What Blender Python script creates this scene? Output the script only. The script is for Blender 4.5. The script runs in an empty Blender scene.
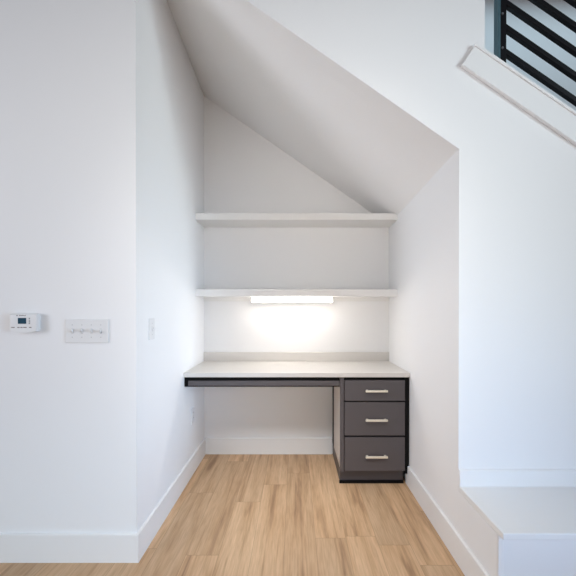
import bpy, bmesh, math
from mathutils import Vector, Matrix

scene = bpy.context.scene
COL = scene.collection

# ------------------------------------------------------------------ dimensions (metres)
EYE = 1.237
XL, XR = -0.778, 0.803          # alcove side walls
YF, YB = 1.814, 3.168           # face of the front wall, back wall of the alcove
YD = 2.587                      # front edge of the desk
WT = 0.12                       # wall thickness
SL = 0.685                      # pitch of the stair
ZR = 2.022                      # soffit height at the right wall
TOP = 3.9
def soffit(x): return ZR + (XR - x) * 0.696

# ------------------------------------------------------------------ materials
def srgb(r, g, b):
    f = lambda c: (c / 255 / 12.92) if c / 255 <= 0.04045 else ((c / 255 + 0.055) / 1.055) ** 2.4
    return (f(r), f(g), f(b), 1)

def mat(name, col, rough=0.5, metal=0.0, bump=0.0, scale=200.0, spec=0.5, vary=0.0):
    m = bpy.data.materials.new(name); m.use_nodes = True
    nt = m.node_tree; p = nt.nodes['Principled BSDF']
    p.inputs['Base Color'].default_value = col
    p.inputs['Roughness'].default_value = rough
    p.inputs['Metallic'].default_value = metal
    p.inputs['Specular IOR Level'].default_value = spec
    tc = nt.nodes.new('ShaderNodeTexCoord')
    nz = nt.nodes.new('ShaderNodeTexNoise'); nz.inputs['Scale'].default_value = scale
    nz.inputs['Detail'].default_value = 3
    nt.links.new(tc.outputs['Object'], nz.inputs['Vector'])
    if bump:
        b = nt.nodes.new('ShaderNodeBump'); b.inputs['Strength'].default_value = bump
        b.inputs['Distance'].default_value = 0.002
        nt.links.new(nz.outputs['Fac'], b.inputs['Height'])
        nt.links.new(b.outputs['Normal'], p.inputs['Normal'])
    if vary:
        mx = nt.nodes.new('ShaderNodeMix'); mx.data_type = 'RGBA'
        mx.inputs['A'].default_value = col
        mx.inputs['B'].default_value = tuple(c * (1 - vary) for c in col[:3]) + (1,)
        nt.links.new(nz.outputs['Fac'], mx.inputs['Factor'])
        nt.links.new(mx.outputs['Result'], p.inputs['Base Color'])
    return m

M = {}
M['wall']   = mat('wall_paint', (0.89, 0.89, 0.89, 1), 0.75, bump=0.10, scale=90, spec=0.25)
M['stairwell'] = mat('stairwell_paint', (0.62, 0.67, 0.70, 1), 0.75, bump=0.1, scale=90, spec=0.25)
M['trim']   = mat('trim_paint', (0.88, 0.88, 0.875, 1), 0.42, spec=0.4, bump=0.02, scale=60)
M['shelf']  = mat('shelf_paint', (0.86, 0.85, 0.83, 1), 0.5, spec=0.35, bump=0.02, scale=60)
M['quartz'] = mat('white_quartz', (0.69, 0.665, 0.63, 1), 0.35, spec=0.4, vary=0.04, scale=25)
M['paint_dark'] = mat('charcoal_paint', srgb(86, 81, 83), 0.42, spec=0.45, bump=0.03, scale=40)
M['black']  = mat('black_frame', srgb(10, 9, 10), 0.5, spec=0.15, bump=0.02, scale=40)
M['melamine'] = mat('taupe_melamine', srgb(222, 214, 205), 0.5, spec=0.4, vary=0.1, scale=30)
M['nickel'] = mat('satin_nickel', srgb(238, 230, 214), 0.38, metal=0.4, spec=0.5)
M['plastic'] = mat('white_plastic', (0.78, 0.78, 0.78, 1), 0.35, spec=0.45)
M['plastic_shade'] = mat('plastic_shade', (0.62, 0.62, 0.62, 1), 0.4)
M['plastic_grey'] = mat('grey_plastic', srgb(150, 150, 150), 0.4)
M['dark_slot'] = mat('dark_slot', srgb(50, 50, 52), 0.6)
M['mark'] = mat('printed_mark', srgb(70, 66, 90), 0.6)
M['mark_warm'] = mat('printed_label', srgb(120, 108, 104), 0.6)
M['mark_red'] = mat('printed_red', srgb(205, 120, 130), 0.6)
M['steel'] = mat('black_steel', srgb(12, 11, 16), 0.4, spec=0.3, bump=0.04, scale=60)
M['side_blue'] = mat('blue_grey_side', srgb(70, 98, 108), 0.4)
M['bolt'] = mat('bolt_steel', srgb(200, 200, 205), 0.3, metal=1.0)

def lcd_mat():
    m = mat('lcd_glass', srgb(8, 62, 84), 0.5, spec=0.15)
    return m
M['lcd'] = lcd_mat()

def led_mat():
    m = bpy.data.materials.new('led_diffuser'); m.use_nodes = True
    p = m.node_tree.nodes['Principled BSDF']
    p.inputs['Base Color'].default_value = (0.9, 0.9, 0.88, 1)
    p.inputs['Emission Color'].default_value = (1.0, 0.925, 0.86, 1)
    p.inputs['Emission Strength'].default_value = LED
    return m
LED = 23
M['led'] = led_mat()

def floor_mat():
    m = bpy.data.materials.new('oak_planks'); m.use_nodes = True
    nt = m.node_tree; N = nt.nodes; L = nt.links; p = N['Principled BSDF']
    tc = N.new('ShaderNodeTexCoord')
    sep = N.new('ShaderNodeSeparateXYZ'); L.new(tc.outputs['Object'], sep.inputs[0])
    def mth(op, a, b=None, c=None):
        n = N.new('ShaderNodeMath'); n.operation = op
        for i, v in enumerate((a, b, c)):
            if v is None: continue
            if isinstance(v, (int, float)): n.inputs[i].default_value = v
            else: L.new(v, n.inputs[i])
        return n.outputs[0]
    PW, PL = 0.165, 1.15                         # plank width and length
    u = mth('DIVIDE', mth('ADD', sep.outputs['X'], 0.055), PW)
    row = mth('FLOOR', u)
    wn = N.new('ShaderNodeTexWhiteNoise'); wn.noise_dimensions = '1D'; L.new(mth('ADD', row, 31.7), wn.inputs['W'])
    v = mth('ADD', mth('DIVIDE', sep.outputs['Y'], PL), wn.outputs['Value'])
    pid = mth('ADD', mth('MULTIPLY', row, 17.31), mth('MULTIPLY', mth('FLOOR', v), 5.77))
    wn2 = N.new('ShaderNodeTexWhiteNoise'); wn2.noise_dimensions = '1D'; L.new(pid, wn2.inputs['W'])
    tone = wn2.outputs['Value']
    def edge(t, size, w):                       # 1 on the seam, 0 inside the plank
        f = mth('FRACT', t); d = mth('MULTIPLY', mth('MINIMUM', f, mth('SUBTRACT', 1.0, f)), size)
        return mth('SUBTRACT', 1.0, mth('MINIMUM', mth('DIVIDE', d, w), 1.0))
    seam_f = mth('MULTIPLY', mth('MAXIMUM', edge(u, PW, 0.0016), edge(v, PL, 0.0022)), 0.55)
    rnd_out = mth('MULTIPLY', tone, 37.0)
    def grain(sx, sy, detail, dist):
        mp = N.new('ShaderNodeMapping'); mp.inputs['Scale'].default_value = (sx, sy, 1)
        L.new(tc.outputs['Object'], mp.inputs['Vector'])
        nz = N.new('ShaderNodeTexNoise'); nz.noise_dimensions = '4D'
        nz.inputs['Scale'].default_value = 1.0; nz.inputs['Detail'].default_value = detail
        nz.inputs['Distortion'].default_value = dist
        L.new(mp.outputs[0], nz.inputs['Vector']); L.new(rnd_out, nz.inputs['W'])
        return nz
    g1 = grain(15, 1.1, 6, 0.8)      # broad cathedral bands
    g2 = grain(150, 9.0, 4, 0.3)      # fine fibres
    r1 = N.new('ShaderNodeValToRGB'); L.new(g1.outputs['Fac'], r1.inputs[0])
    e = r1.color_ramp.elements
    e[0].position = 0.27; e[0].color = srgb(146, 113, 86)
    e[1].position = 0.68; e[1].color = srgb(222, 190, 155)
    k = e.new(0.43); k.color = srgb(204, 169, 133)
    r2 = N.new('ShaderNodeValToRGB'); L.new(g2.outputs['Fac'], r2.inputs[0])
    e = r2.color_ramp.elements
    e[0].position = 0.30; e[0].color = (0.78, 0.75, 0.71, 1)
    e[1].position = 0.62; e[1].color = (1, 1, 1, 1)
    g3 = grain(44, 1.7, 5, 0.5)      # thin dark streaks
    r4 = N.new('ShaderNodeValToRGB'); L.new(g3.outputs['Fac'], r4.inputs[0])
    e = r4.color_ramp.elements
    e[0].position = 0.28; e[0].color = (0.74, 0.69, 0.64, 1)
    e[1].position = 0.46; e[1].color = (1, 1, 1, 1)
    mul3 = N.new('ShaderNodeMix'); mul3.data_type = 'RGBA'; mul3.blend_type = 'MULTIPLY'
    mul3.inputs['Factor'].default_value = 0.9
    L.new(r1.outputs[0], mul3.inputs['A']); L.new(r4.outputs[0], mul3.inputs['B'])
    mul = N.new('ShaderNodeMix'); mul.data_type = 'RGBA'; mul.blend_type = 'MULTIPLY'
    mul.inputs['Factor'].default_value = 0.8
    L.new(mul3.outputs['Result'], mul.inputs['A']); L.new(r2.outputs[0], mul.inputs['B'])
    r3 = N.new('ShaderNodeValToRGB'); L.new(tone, r3.inputs[0])
    e = r3.color_ramp.elements
    e[0].color = (0.90, 0.90, 0.90, 1); e[1].color = (1.08, 1.07, 1.05, 1)
    mul2 = N.new('ShaderNodeMix'); mul2.data_type = 'RGBA'; mul2.blend_type = 'MULTIPLY'
    mul2.inputs['Factor'].default_value = 1.0
    L.new(mul.outputs['Result'], mul2.inputs['A']); L.new(r3.outputs[0], mul2.inputs['B'])
    seam = N.new('ShaderNodeMix'); seam.data_type = 'RGBA'
    L.new(seam_f, seam.inputs['Factor'])
    L.new(mul2.outputs['Result'], seam.inputs['A']); seam.inputs['B'].default_value = srgb(120, 92, 66)
    L.new(seam.outputs['Result'], p.inputs['Base Color'])
    p.inputs['Roughness'].default_value = 0.5
    p.inputs['Specular IOR Level'].default_value = 0.35
    b = N.new('ShaderNodeBump'); b.inputs['Strength'].default_value = 0.12; b.inputs['Distance'].default_value = 0.001
    L.new(g2.outputs['Fac'], b.inputs['Height']); L.new(b.outputs['Normal'], p.inputs['Normal'])
    return m
M['floor'] = floor_mat()

# ------------------------------------------------------------------ mesh helpers
def box(bm, x0, x1, y0, y1, z0, z1, bev=0.0, seg=2):
    vs = [bm.verts.new((x, y, z)) for z in (z0, z1) for y in (y0, y1) for x in (x0, x1)]
    fs = [(0, 2, 3, 1), (4, 5, 7, 6), (0, 1, 5, 4), (2, 6, 7, 3), (0, 4, 6, 2), (1, 3, 7, 5)]
    faces = [bm.faces.new([vs[i] for i in f]) for f in fs]
    if bev:
        es = {e for f in faces for e in f.edges}
        bmesh.ops.bevel(bm, geom=list(es), offset=bev, segments=seg, profile=0.5, affect='EDGES')

def prism(bm, pts, axis, a, b, bev=0.0, seg=2):
    """closed outline pts extruded along axis 'x' or 'y' from a to b"""
    mk = (lambda p, t: (p[0], t, p[1])) if axis == 'y' else (lambda p, t: (t, p[0], p[1]))
    v0 = [bm.verts.new(mk(p, a)) for p in pts]; v1 = [bm.verts.new(mk(p, b)) for p in pts]
    n = len(pts); fs = [bm.faces.new(v0), bm.faces.new(v1[::-1])]
    for i in range(n):
        j = (i + 1) % n
        fs.append(bm.faces.new((v0[j], v0[i], v1[i], v1[j])))
    if bev:
        es = {e for f in fs for e in f.edges}
        bmesh.ops.bevel(bm, geom=list(es), offset=bev, segments=seg, profile=0.5, affect='EDGES')

def cyl(bm, p0, p1, r, n=20):
    p0, p1 = Vector(p0), Vector(p1); d = p1 - p0
    q = Vector((0, 0, 1)).rotation_difference(d.normalized()).to_matrix().to_4x4()
    mtx = Matrix.Translation((p0 + p1) / 2) @ q
    bmesh.ops.create_cone(bm, cap_ends=True, segments=n, radius1=r, radius2=r, depth=d.length, matrix=mtx)

def obj(name, bm, m, parent=None, smooth=False):
    bmesh.ops.recalc_face_normals(bm, faces=bm.faces[:])
    me = bpy.data.meshes.new(name); 
    base = parent.matrix_world.translation if parent and parent.type == 'EMPTY' else None
    root = parent
    while root and root.parent: root = root.parent
    if root: 
        off = root.location
        bmesh.ops.translate(bm, verts=bm.verts[:], vec=-off)
    bm.to_mesh(me); bm.free()
    o = bpy.data.objects.new(name, me); COL.objects.link(o)
    me.materials.append(m)
    if smooth:
        for p in me.polygons: p.use_smooth = True
    if parent: o.parent = parent
    return o

def struct(name, bm, m):
    o = obj(name, bm, m); o['kind'] = 'structure'; return o

def thing(name, label, cat, loc, group=None):
    o = bpy.data.objects.new(name, None); COL.objects.link(o)
    o.location = loc; o.empty_display_size = 0.1
    o['label'] = label; o['category'] = cat
    if group: o['group'] = group
    return o

B = bmesh.new
def one(fn, *a, **k):
    bm = B(); fn(bm, *a, **k); return bm

# ------------------------------------------------------------------ the setting
bm = B(); box(bm, -3.6, 4.2, -3.2, YB, -0.1, 0.0); struct('floor', bm, M['floor'])

TX = 0.875                                  # upper left end of the stair curb
TZ = 2.520
OX = 0.927                                  # left edge of the stairwell opening
def curb(x): return TZ - (x - TX) * SL      # top line of the curb
bm = B()
XE = 3.6
prism(bm, [(-3.6, 0), (XL, 0), (XL, soffit(XL)), (XR, soffit(XR)), (XR, 0), (XE, 0), (XE, curb(XE)),
           (OX, curb(OX)), (OX, TOP), (-3.6, TOP)], 'y', YF, YF + WT)
struct('wall_front', bm, M['wall'])
bm = B(); box(bm, XL - WT, XL, YF + WT, YB, 0, TOP); struct('wall_left', bm, M['wall'])
bm = B(); prism(bm, [(YF + WT, 0), (YB, 0), (YB, ZR), (YF + WT, ZR)], 'x', XR, XR + WT)
struct('wall_right', bm, M['wall'])
bm = B(); box(bm, XL - WT, XE, YB, YB + WT, 0, TOP); struct('wall_back', bm, M['wall'])
# sloping underside of the stair
DROP = 0.060                                # the soffit falls a little towards the back
bm = B()
prism(bm, [(XL, soffit(XL)), (XR, soffit(XR)), (XR + 0.12, soffit(XR + 0.12)), (XR + 0.12, soffit(XR + 0.12) + 0.2), (XL, soffit(XL) + 0.2)],
      'y', YF + WT, YB)
for v in bm.verts:
    if v.co.y > YB - 0.01: v.co.z -= DROP
struct('ceiling', bm, M['wall'])

BH, BT = 0.137, 0.014
def base_profile(): return [(0, 0), (BT, 0), (BT, BH - 0.003), (BT - 0.003, BH), (0, BH)]
bm = B(); prism(bm, [(YF - d, z) for d, z in base_profile()], 'x', -3.6, XL + BT)
struct('baseboard_front', bm, M['trim'])
bm = B(); prism(bm, [(XL + d, z) for d, z in base_profile()], 'y', YF - 0.0, YB)
struct('baseboard_left', bm, M['trim'])
bm = B(); prism(bm, [(YB - d, z) for d, z in base_profile()], 'x', XL + BT, 0.314)
struct('baseboard_back', bm, M['trim'])
LY = 1.423                                  # front of the low landing
LZ = 0.372
bm = B(); prism(bm, [(XR - d, z) for d, z in base_profile()], 'y', LY + 0.042, 2.64)
struct('baseboard_right', bm, M['trim'])
bm = B(); prism(bm, [(YF, LZ), (YF - 0.012, LZ), (YF - 0.012, LZ + 0.076), (YF - 0.006, LZ + 0.082), (YF, LZ + 0.082)], 'x', XR + 0.002, XE)
struct('baseboard_landing', bm, M['trim'])

# sloping white curb board under the railing
dx, dz = 1 / math.hypot(1, SL), -SL / math.hypot(1, SL)
nx, nz = dz, -dx                            # perpendicular, pointing down-left
def along(s, h): return (TX + dx * s + nx * h, TZ + dz * s + nz * h)
bm = B()
prism(bm, [along(0, 0), along(3.2, 0), along(3.2, 0.118), along(0, 0.118)], 'y', YF - 0.019, YF, bev=0.003)
prism(bm, [along(-0.004, -0.004), along(3.2, -0.004), along(3.2, 0.012), along(-0.004, 0.012)], 'y', YF - 0.025, YF, bev=0.003)
struct('trim_1', bm, M['trim'])

# ------------------------------------------------------------------ low stair landing
t = thing('stair_landing', 'low white boxed stair landing projecting from the front wall at lower right', 'stair landing', (XR, LY, 0))
bm = B(); box(bm, XR, XE, LY + 0.042, YF, 0, LZ - 0.026); obj('riser_panel', bm, M['wall'], t)
bm = B(); box(bm, XR, XE, LY, YF, LZ - 0.026, LZ, bev=0.004); obj('tread', bm, M['trim'], t)
bm = B(); box(bm, XR, XR + 0.022, LY + 0.034, LY + 0.042, 0, LZ - 0.0265, bev=0.003); obj('corner_trim', bm, M['trim'], t)
bm = B(); box(bm, XR + 0.022, XE, LY + 0.034, LY + 0.042, LZ - 0.042, LZ - 0.0265, bev=0.003); obj('nosing_moulding', bm, M['trim'], t)

# ------------------------------------------------------------------ railing
YR = YF + 0.06
t = thing('stair_railing', 'black steel stair railing with sloping bars above the white curb', 'railing', (1.05, YR, curb(1.05)))
PX0, PX1 = 1.027, 1.058
bm = B(); box(bm, PX0, PX1, YR - 0.016, YR + 0.016, curb(PX0) + 0.005, TOP - 0.05, bev=0.002)
obj('post', bm, M['steel'], t)
bm = B(); box(bm, PX0 - 0.014, PX0, YR - 0.020, YR + 0.02, curb(PX0) + 0.012, TOP - 0.05, bev=0.002)  # thin blue-grey strip forming the post's left side
o = obj('side_plate', bm, M['side_blue'], t); o['label'] = 'blue-grey left side of the post'
for k in range(7):
    z0 = 2.534 + 0.1235 * k
    hh = 0.0118 * math.hypot(1, SL)
    bm = B()
    prism(bm, [(PX1 - 0.001, z0 - hh), (XE, z0 - hh - (XE - PX1) * SL), (XE, z0 + hh - (XE - PX1) * SL), (PX1 - 0.001, z0 + hh)],
          'y', YR - 0.013, YR + 0.013, bev=0.003)
    obj('bar', bm, M['steel'], t)
for z in (2.545, 2.715, 2.96):
    bm = B(); cyl(bm, (PX0 + 0.010, YR - 0.0155, z), (PX0 + 0.010, YR - 0.020, z), 0.0055, 12)
    obj('bolt', bm, M['bolt'], t)

# ------------------------------------------------------------------ desk worktop
DZ1, DZ0 = 0.796, 0.764
t = thing('desk_worktop', 'built-in off-white quartz desk worktop with charcoal apron spanning the alcove', 'desk', ((XL + XR) / 2, YB - 0.3, DZ0))
bm = B(); box(bm, XL, XR, YD - 0.012, YB, DZ0, DZ1, bev=0.003); obj('countertop', bm, M['quartz'], t)
bm = B(); box(bm, XL, XR, YB - 0.02, YB, DZ1, 0.873, bev=0.002); obj('backsplash', bm, M['quartz'], t)
AX1 = 0.3137
bm = B()
box(bm, XL + 0.001, AX1, YD + 0.010, YD + 0.03, 0.694, DZ0 - 0.001)
ap = obj('apron', bm, M['black'], t); ap['label'] = 'black apron rail'
bm = B(); box(bm, XL + 0.030, AX1 - 0.001, YD - 0.002, YD + 0.011, 0.703, 0.738, bev=0.002)
obj('panel', bm, M['paint_dark'], ap)

# ------------------------------------------------------------------ drawer cabinet
CX0, CX1 = 0.3157, XR - 0.001
CZ = 0.100
t = thing('drawer_cabinet', 'charcoal three-drawer cabinet under the right end of the worktop', 'cabinet', ((CX0 + CX1) / 2, YD + 0.3, 0))
bm = B(); box(bm, CX0 + 0.004, CX1, YD + 0.018, YB - BT - 0.002, CZ, DZ0 - 0.001); c = obj('carcass', bm, M['black'], t)
bm = B(); box(bm, CX0, CX0 + 0.004, YD + 0.018, 2.99, CZ + 0.022, DZ0 - 0.001); o = obj('side_panel', bm, M['melamine'], t); o['label'] = 'light taupe side panel'
bm = B(); box(bm, CX0, CX0 + 0.027, YD, YD + 0.0178, CZ, DZ0 - 0.001, bev=0.0015); obj('stile', bm, M['paint_dark'], t)
bm = B(); prism(bm, [(0.771, 0.085), (CX1 - 0.003, 0.085), (CX1 - 0.003, DZ0 - 0.001), (0.771, DZ0 - 0.001)], 'y', YD + 0.004, YD + 0.0178)
o = obj('filler_strip', bm, M['black'], t); o['label'] = 'black filler strip beside the wall'
bm = B(); box(bm, CX0 + 0.003, 0.772, YD + 0.056, YD + 0.075, 0.016, CZ - 0.001); box(bm, CX0 + 0.006, 0.772, YD + 0.075, YB - BT - 0.002, 0.003, CZ - 0.001)
o = obj('toe_kick', bm, M['paint_dark'], t); o['label'] = 'recessed dark toe kick'
bm = B(); box(bm, CX0 + 0.0, 0.774, YD + 0.036, YD + 0.056, 0.0, 0.018, bev=0.003); obj('shoe_strip', bm, M['black'], t)
DX0, DX1 = CX0 + 0.031, 0.769
for z0, z1, hz in ((0.598, 0.742, 0.671), (0.355, 0.588, 0.468), (0.106, 0.342, 0.213)):
    bm = B(); box(bm, DX0, DX1, YD - 0.004, YD + 0.0175, z0, z1, bev=0.002)
    d = obj('drawer', bm, M['paint_dark'], t)
    bm = B()
    hx0, hx1 = 0.489, 0.643
    box(bm, hx0, hx1, YD - 0.036, YD - 0.024, hz - 0.0075, hz + 0.0075, bev=0.003)
    for hx in (hx0 + 0.006, hx1 - 0.022):
        box(bm, hx, hx + 0.016, YD - 0.026, YD - 0.0045, hz - 0.006, hz + 0.006, bev=0.002)
    h = obj('handle', bm, M['nickel'], d); h['label'] = 'satin nickel bar handle'

# ------------------------------------------------------------------ shelves and light
SD = 2.895
for name, label, z0, z1 in (('wall_shelf', 'upper white wall shelf meeting the sloping ceiling', 1.938, 1.990),
                            ('wall_shelf', 'lower white wall shelf with the lit light bar beneath it', 1.340, 1.396)):
    # right end of the upper shelf is scribed to the sloping soffit
    t = thing(name, label, 'shelf', ((XL + XR) / 2, YB, z0), 'white alcove shelves')
    bm = B(); box(bm, XL, XR, SD, YB, z0, z1, bev=0.002); obj('board', bm, M['shelf'], t)
    if z0 < 1.5:
        bm = B(); box(bm, XL + 0.001, XR - 0.001, YB - 0.018, YB, z0 - 0.034, z0); obj('cleat', bm, M['shelf'], t)

LX0, LX1 = -0.350, 0.303
t = thing('light_bar', 'lit slim white LED light bar under the lower shelf', 'light', ((LX0 + LX1) / 2, YB - 0.05, 1.340))
bm = B(); box(bm, LX0 - 0.006, LX1 + 0.006, YB - 0.172, YB - 0.129, 1.328, 1.3399, bev=0.002); box(bm, LX0 - 0.006, LX1 + 0.006, YB - 0.1305, YB - 0.127, 1.295, 1.3285, bev=0.001); hs = obj('housing', bm, M['plastic'], t)  # rear lip added to hold the glow off the back wall
bm = B()
prism(bm, [(YB - 0.170, 1.328), (YB - 0.131, 1.328), (YB - 0.131, 1.302), (YB - 0.137, 1.296), (YB - 0.164, 1.296), (YB - 0.170, 1.302)], 'x', LX0, LX1)
o = obj('diffuser', bm, M['led'], t); o['label'] = 'glowing warm white diffuser'

# ------------------------------------------------------------------ thermostat
def tx(px): return (px - 295) * YF / 370
def tz(py): return EYE - (py - 309.5) * YF / 370
FY = YF - 0.032                             # front of the thermostat
def fx(px): return (px - 295) * FY / 370
def fz(py): return EYE - (py - 309.5) * FY / 370
t = thing('thermostat', 'white thermostat with small teal screen on left wall', 'thermostat', (fx(24.5), YF, fz(323)))
bm = B()
x0, x1, zt, zb = fx(9.2), fx(36.8), fz(313.8), fz(331.2)
n = 14
pts = [(x0, zt), (x1, zt)] + [(x1 + (x0 - x1) * i / n, zb - 0.008 * math.sin(math.pi * i / n)) for i in range(n + 1)]
prism(bm, pts, 'y', FY, YF - 0.004, bev=0.005, seg=3)
obj('body', bm, M['plastic'], t)
bm = B(); box(bm, x0 + 0.006, x1 - 0.004, YF - 0.0045, YF, zb + 0.002, zt - 0.004); obj('wall_plate', bm, M['plastic'], t)
fy = FY
bm = B(); box(bm, fx(17.0), fx(27.6), fy - 0.0015, fy + 0.001, fz(324.6), fz(317.0), bev=0.0007); sc = obj('screen_bezel', bm, M['plastic'], t)
bm = B(); box(bm, fx(18.1), fx(26.4), fy - 0.0022, fy - 0.001, fz(323.8), fz(317.9)); o = obj('screen', bm, M['lcd'], sc); o['label'] = 'teal liquid crystal screen'
for py in (318.6, 321.0, 323.2):
    bm = B(); box(bm, fx(28.9), fx(30.1), fy - 0.002, fy, fz(py + 0.8), fz(py - 0.8), bev=0.0006); obj('button', bm, M['plastic_grey'], t)
# tiny unreadable print: a dot and a short word above the screen, labels below it
bm = B(); cyl(bm, (fx(17.0), fy - 0.0008, fz(315.6)), (fx(17.0), fy + 0.0005, fz(315.6)), 0.0026, 14); obj('emblem', bm, M['mark'], t)
bm = B()
px = 19.2
for w, h in ((0.7, 0.9), (0.5, 0.7), (0.8, 0.6), (0.5, 0.9), (0.7, 0.6), (0.6, 0.6), (0.4, 0.9)):
    box(bm, fx(px), fx(px + w), fy - 0.0008, fy + 0.0005, fz(315.95), fz(315.95 - h)); px += w + 0.4
obj('maker_print', bm, M['mark_warm'], t)
bm = B()
for a, b in ((11.2, 14.6), (17.3, 19.6), (20.4, 22.6), (23.2, 26.6), (29.0, 31.4)):
    box(bm, fx(a), fx(b), fy - 0.0008, fy + 0.0005, fz(327.9), fz(327.0))
obj('label_print', bm, M['mark_warm'], t)

# ------------------------------------------------------------------ switches and outlet
t = thing('light_switch', 'white four-gang toggle switch plate beside the thermostat', 'light switch', (tx(87.4), YF, tz(331)))
cx, cz = tx(87.4), tz(331)
bm = B(); box(bm, cx - 0.106, cx + 0.106, YF - 0.007, YF, cz - 0.058, cz + 0.058, bev=0.0025); obj('plate', bm, M['plastic'], t)
for k in range(4):
    x = cx + (k - 1.5) * 0.0462
    up = -1 if k == 3 else 1
    bm = B(); box(bm, x - 0.0055, x + 0.0055, YF - 0.0085, YF - 0.006, cz - 0.0125, cz + 0.0125, bev=0.001); sl = obj('slot', bm, M['plastic_shade'], t)
    bm = B(); prism(bm, [(YF - 0.008, cz - 0.009), (YF - 0.008, cz + 0.009), (YF - 0.020, cz + up * 0.010), (YF - 0.020, cz + up * 0.002)], 'x', x - 0.0042, x + 0.0042)
    obj('toggle', bm, M['plastic'], sl)
    for s in (-1, 1):
        bm = B(); cyl(bm, (x, YF - 0.006, cz + s * 0.0302), (x, YF - 0.0082, cz + s * 0.0302), 0.0034, 12); obj('screw', bm, M['plastic_shade'], t)

def side_plate(name, label, cat, yc, zc, w):
    t = thing(name, label, cat, (XL, yc, zc))
    bm = B(); box(bm, XL, XL + 0.006, yc - w / 2, yc + w / 2, zc - 0.058, zc + 0.058, bev=0.002); obj('plate', bm, M['plastic'], t)
    return t
yc, zc = 2.000, 1.132
t = side_plate('light_switch', 'small white single toggle switch on the left alcove wall', 'light switch', yc, zc, 0.074)
bm = B(); box(bm, XL + 0.005, XL + 0.0075, yc - 0.0055, yc + 0.0055, zc - 0.0125, zc + 0.0125, bev=0.001); sl = obj('slot', bm, M['plastic_shade'], t)
bm = B(); prism(bm, [(XL + 0.007, zc - 0.009), (XL + 0.007, zc + 0.009), (XL + 0.019, zc + 0.011), (XL + 0.019, zc + 0.003)], 'y', yc - 0.0042, yc + 0.0042); obj('toggle', bm, M['plastic'], sl)
for s in (-1, 1):
    bm = B(); cyl(bm, (XL + 0.005, yc, zc + s * 0.0302), (XL + 0.0072, yc, zc + s * 0.0302), 0.0034, 12); obj('screw', bm, M['plastic_shade'], t)
yc, zc = 2.80, 0.434
t = side_plate('wall_outlet', 'small white wall outlet low on the left wall under the desk', 'outlet', yc, zc, 0.072)
for s in (-1, 1):
    z = zc + s * 0.0195
    bm = B(); box(bm, XL + 0.005, XL + 0.0080, yc - 0.0165, yc + 0.0165, z - 0.0142, z + 0.0142, bev=0.0012); so = obj('socket', bm, M['plastic'], t)
    for q in (-0.0065, 0.0065):
        bm = B(); box(bm, XL + 0.0078, XL + 0.0084, yc + q - 0.0011, yc + q + 0.0011, z - 0.002, z + 0.007); obj('slot', bm, M['dark_slot'], so)
bm = B(); cyl(bm, (XL + 0.005, yc, zc), (XL + 0.0076, yc, zc), 0.0030, 12); obj('screw', bm, M['plastic_shade'], t)

# ------------------------------------------------------------------ daylight and added fill lamps
w = bpy.data.worlds.new('world'); scene.world = w; w.use_nodes = True
bg = w.node_tree.nodes['Background']
bg.inputs['Color'].default_value = (0.86, 0.92, 1.0, 1); bg.inputs['Strength'].default_value = 0.11

def area(name, loc, target, sx, sy, power, col):
    l = bpy.data.lights.new(name, 'AREA'); l.shape = 'RECTANGLE'; l.size = sx; l.size_y = sy
    l.energy = power; l.color = col
    o = bpy.data.objects.new(name, l); COL.objects.link(o); o.location = loc
    d = Vector(target) - Vector(loc); o.rotation_euler = d.to_track_quat('-Z', 'Y').to_euler()
    return o
area('daylight_right_window', (3.3, -1.6, 1.9), (-0.7, 2.4, 1.4), 2.2, 2.2, 19, (0.74, 0.80, 1.0))
area('fill_right_graze', (3.0, 0.15, 1.95), (-0.78, 2.62, 1.9), 0.9, 2.2, 7.0, (0.80, 0.94, 1.0)).data.spread = math.radians(50)  # no window here: narrow fill added to brighten the left alcove wall
area('fill_right_low', (3.2, -0.4, 0.7), (-0.8, 2.3, 0.5), 1.2, 0.9, 4.4, (0.36, 0.62, 1.0)).data.spread = math.radians(40)  # added low bluish fill for the lower left alcove wall
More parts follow.
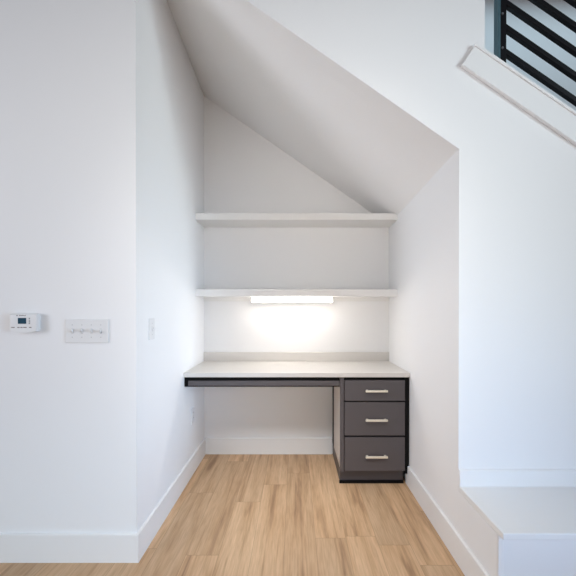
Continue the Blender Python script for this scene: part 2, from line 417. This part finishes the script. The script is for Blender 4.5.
area('fill_left', (-4.2, -0.5, 2.0), (0.8, 2.6, 1.6), 1.6, 2.6, 19.5, (0.86, 0.90, 1.0)).data.spread = math.radians(80)  # unseen fill from the left, added for right alcove wall and soffit
area('fill_soffit', (-2.4, -1.6, 0.7), (0.3, 2.5, 2.3), 2.0, 1.4, 1.8, (1.0, 0.90, 0.82)).data.spread = math.radians(50)  # no real lamp: added uplight that lifts the soffit
area('fill_front', (0, -3.1, 1.25), (0, 3, 1.15), 5.0, 2.3, 17, (1.0, 0.82, 0.68))  # broad fill added behind the camera to brighten the front wall
area('fill_front_beam', (0, -3.1, 1.4), (0, 3, 1.85), 1.2, 1.6, 1.6, (1.0, 0.96, 0.92)).data.spread = math.radians(24)  # invented narrow beam from behind the camera onto the upper back wall
area('fill_alcove_top', (0.0, 0.9, 2.85), (0.0, 2.1, 0.0), 0.8, 0.5, 4.2, (1.0, 0.96, 0.92)).data.spread = math.radians(70)  # unseen overhead light added to brighten the alcove floor
area('fill_alcove_spot', (0.0, 0.3, 2.7), (0.0, 2.4, 0.3), 0.7, 0.4, 1.8, (0.96, 0.96, 0.98)).data.spread = math.radians(32)  # made-up spot aimed through the opening at the alcove floor
area('fill_baseboard', (-1.5, -1.2, 0.5), (-1.2, 1.8, 0.05), 2.4, 0.5, 1.2, (0.60, 0.86, 1.0)).data.spread = math.radians(40)  # low fill added to brighten the front baseboard
area('fill_stairwell', (1.9, 2.5, 3.85), (1.9, 2.6, 0), 2.6, 0.9, 11, (0.62, 0.86, 1.0))  # unseen top light added so the stairwell wall does not go dark

# ------------------------------------------------------------------ camera
PITCH = 0.30
cam = bpy.data.cameras.new('camera'); co = bpy.data.objects.new('camera', cam); COL.objects.link(co)
co.location = (0, 0, EYE); co.rotation_euler = (math.radians(90 - PITCH), 0, 0)
F = 370.0
cam.sensor_width = 36; cam.lens = F / 576 * 36
cam.shift_x = -(295 - 288) / 576
cam.shift_y = (309.5 - 288 + F * math.tan(math.radians(PITCH))) / 576
cam.clip_start = 0.05
scene.camera = co

vs = scene.view_settings
vs.view_transform = 'Standard'; vs.look = 'None'; vs.exposure = 0.10; vs.gamma = 1.0; vs.use_curve_mapping = False
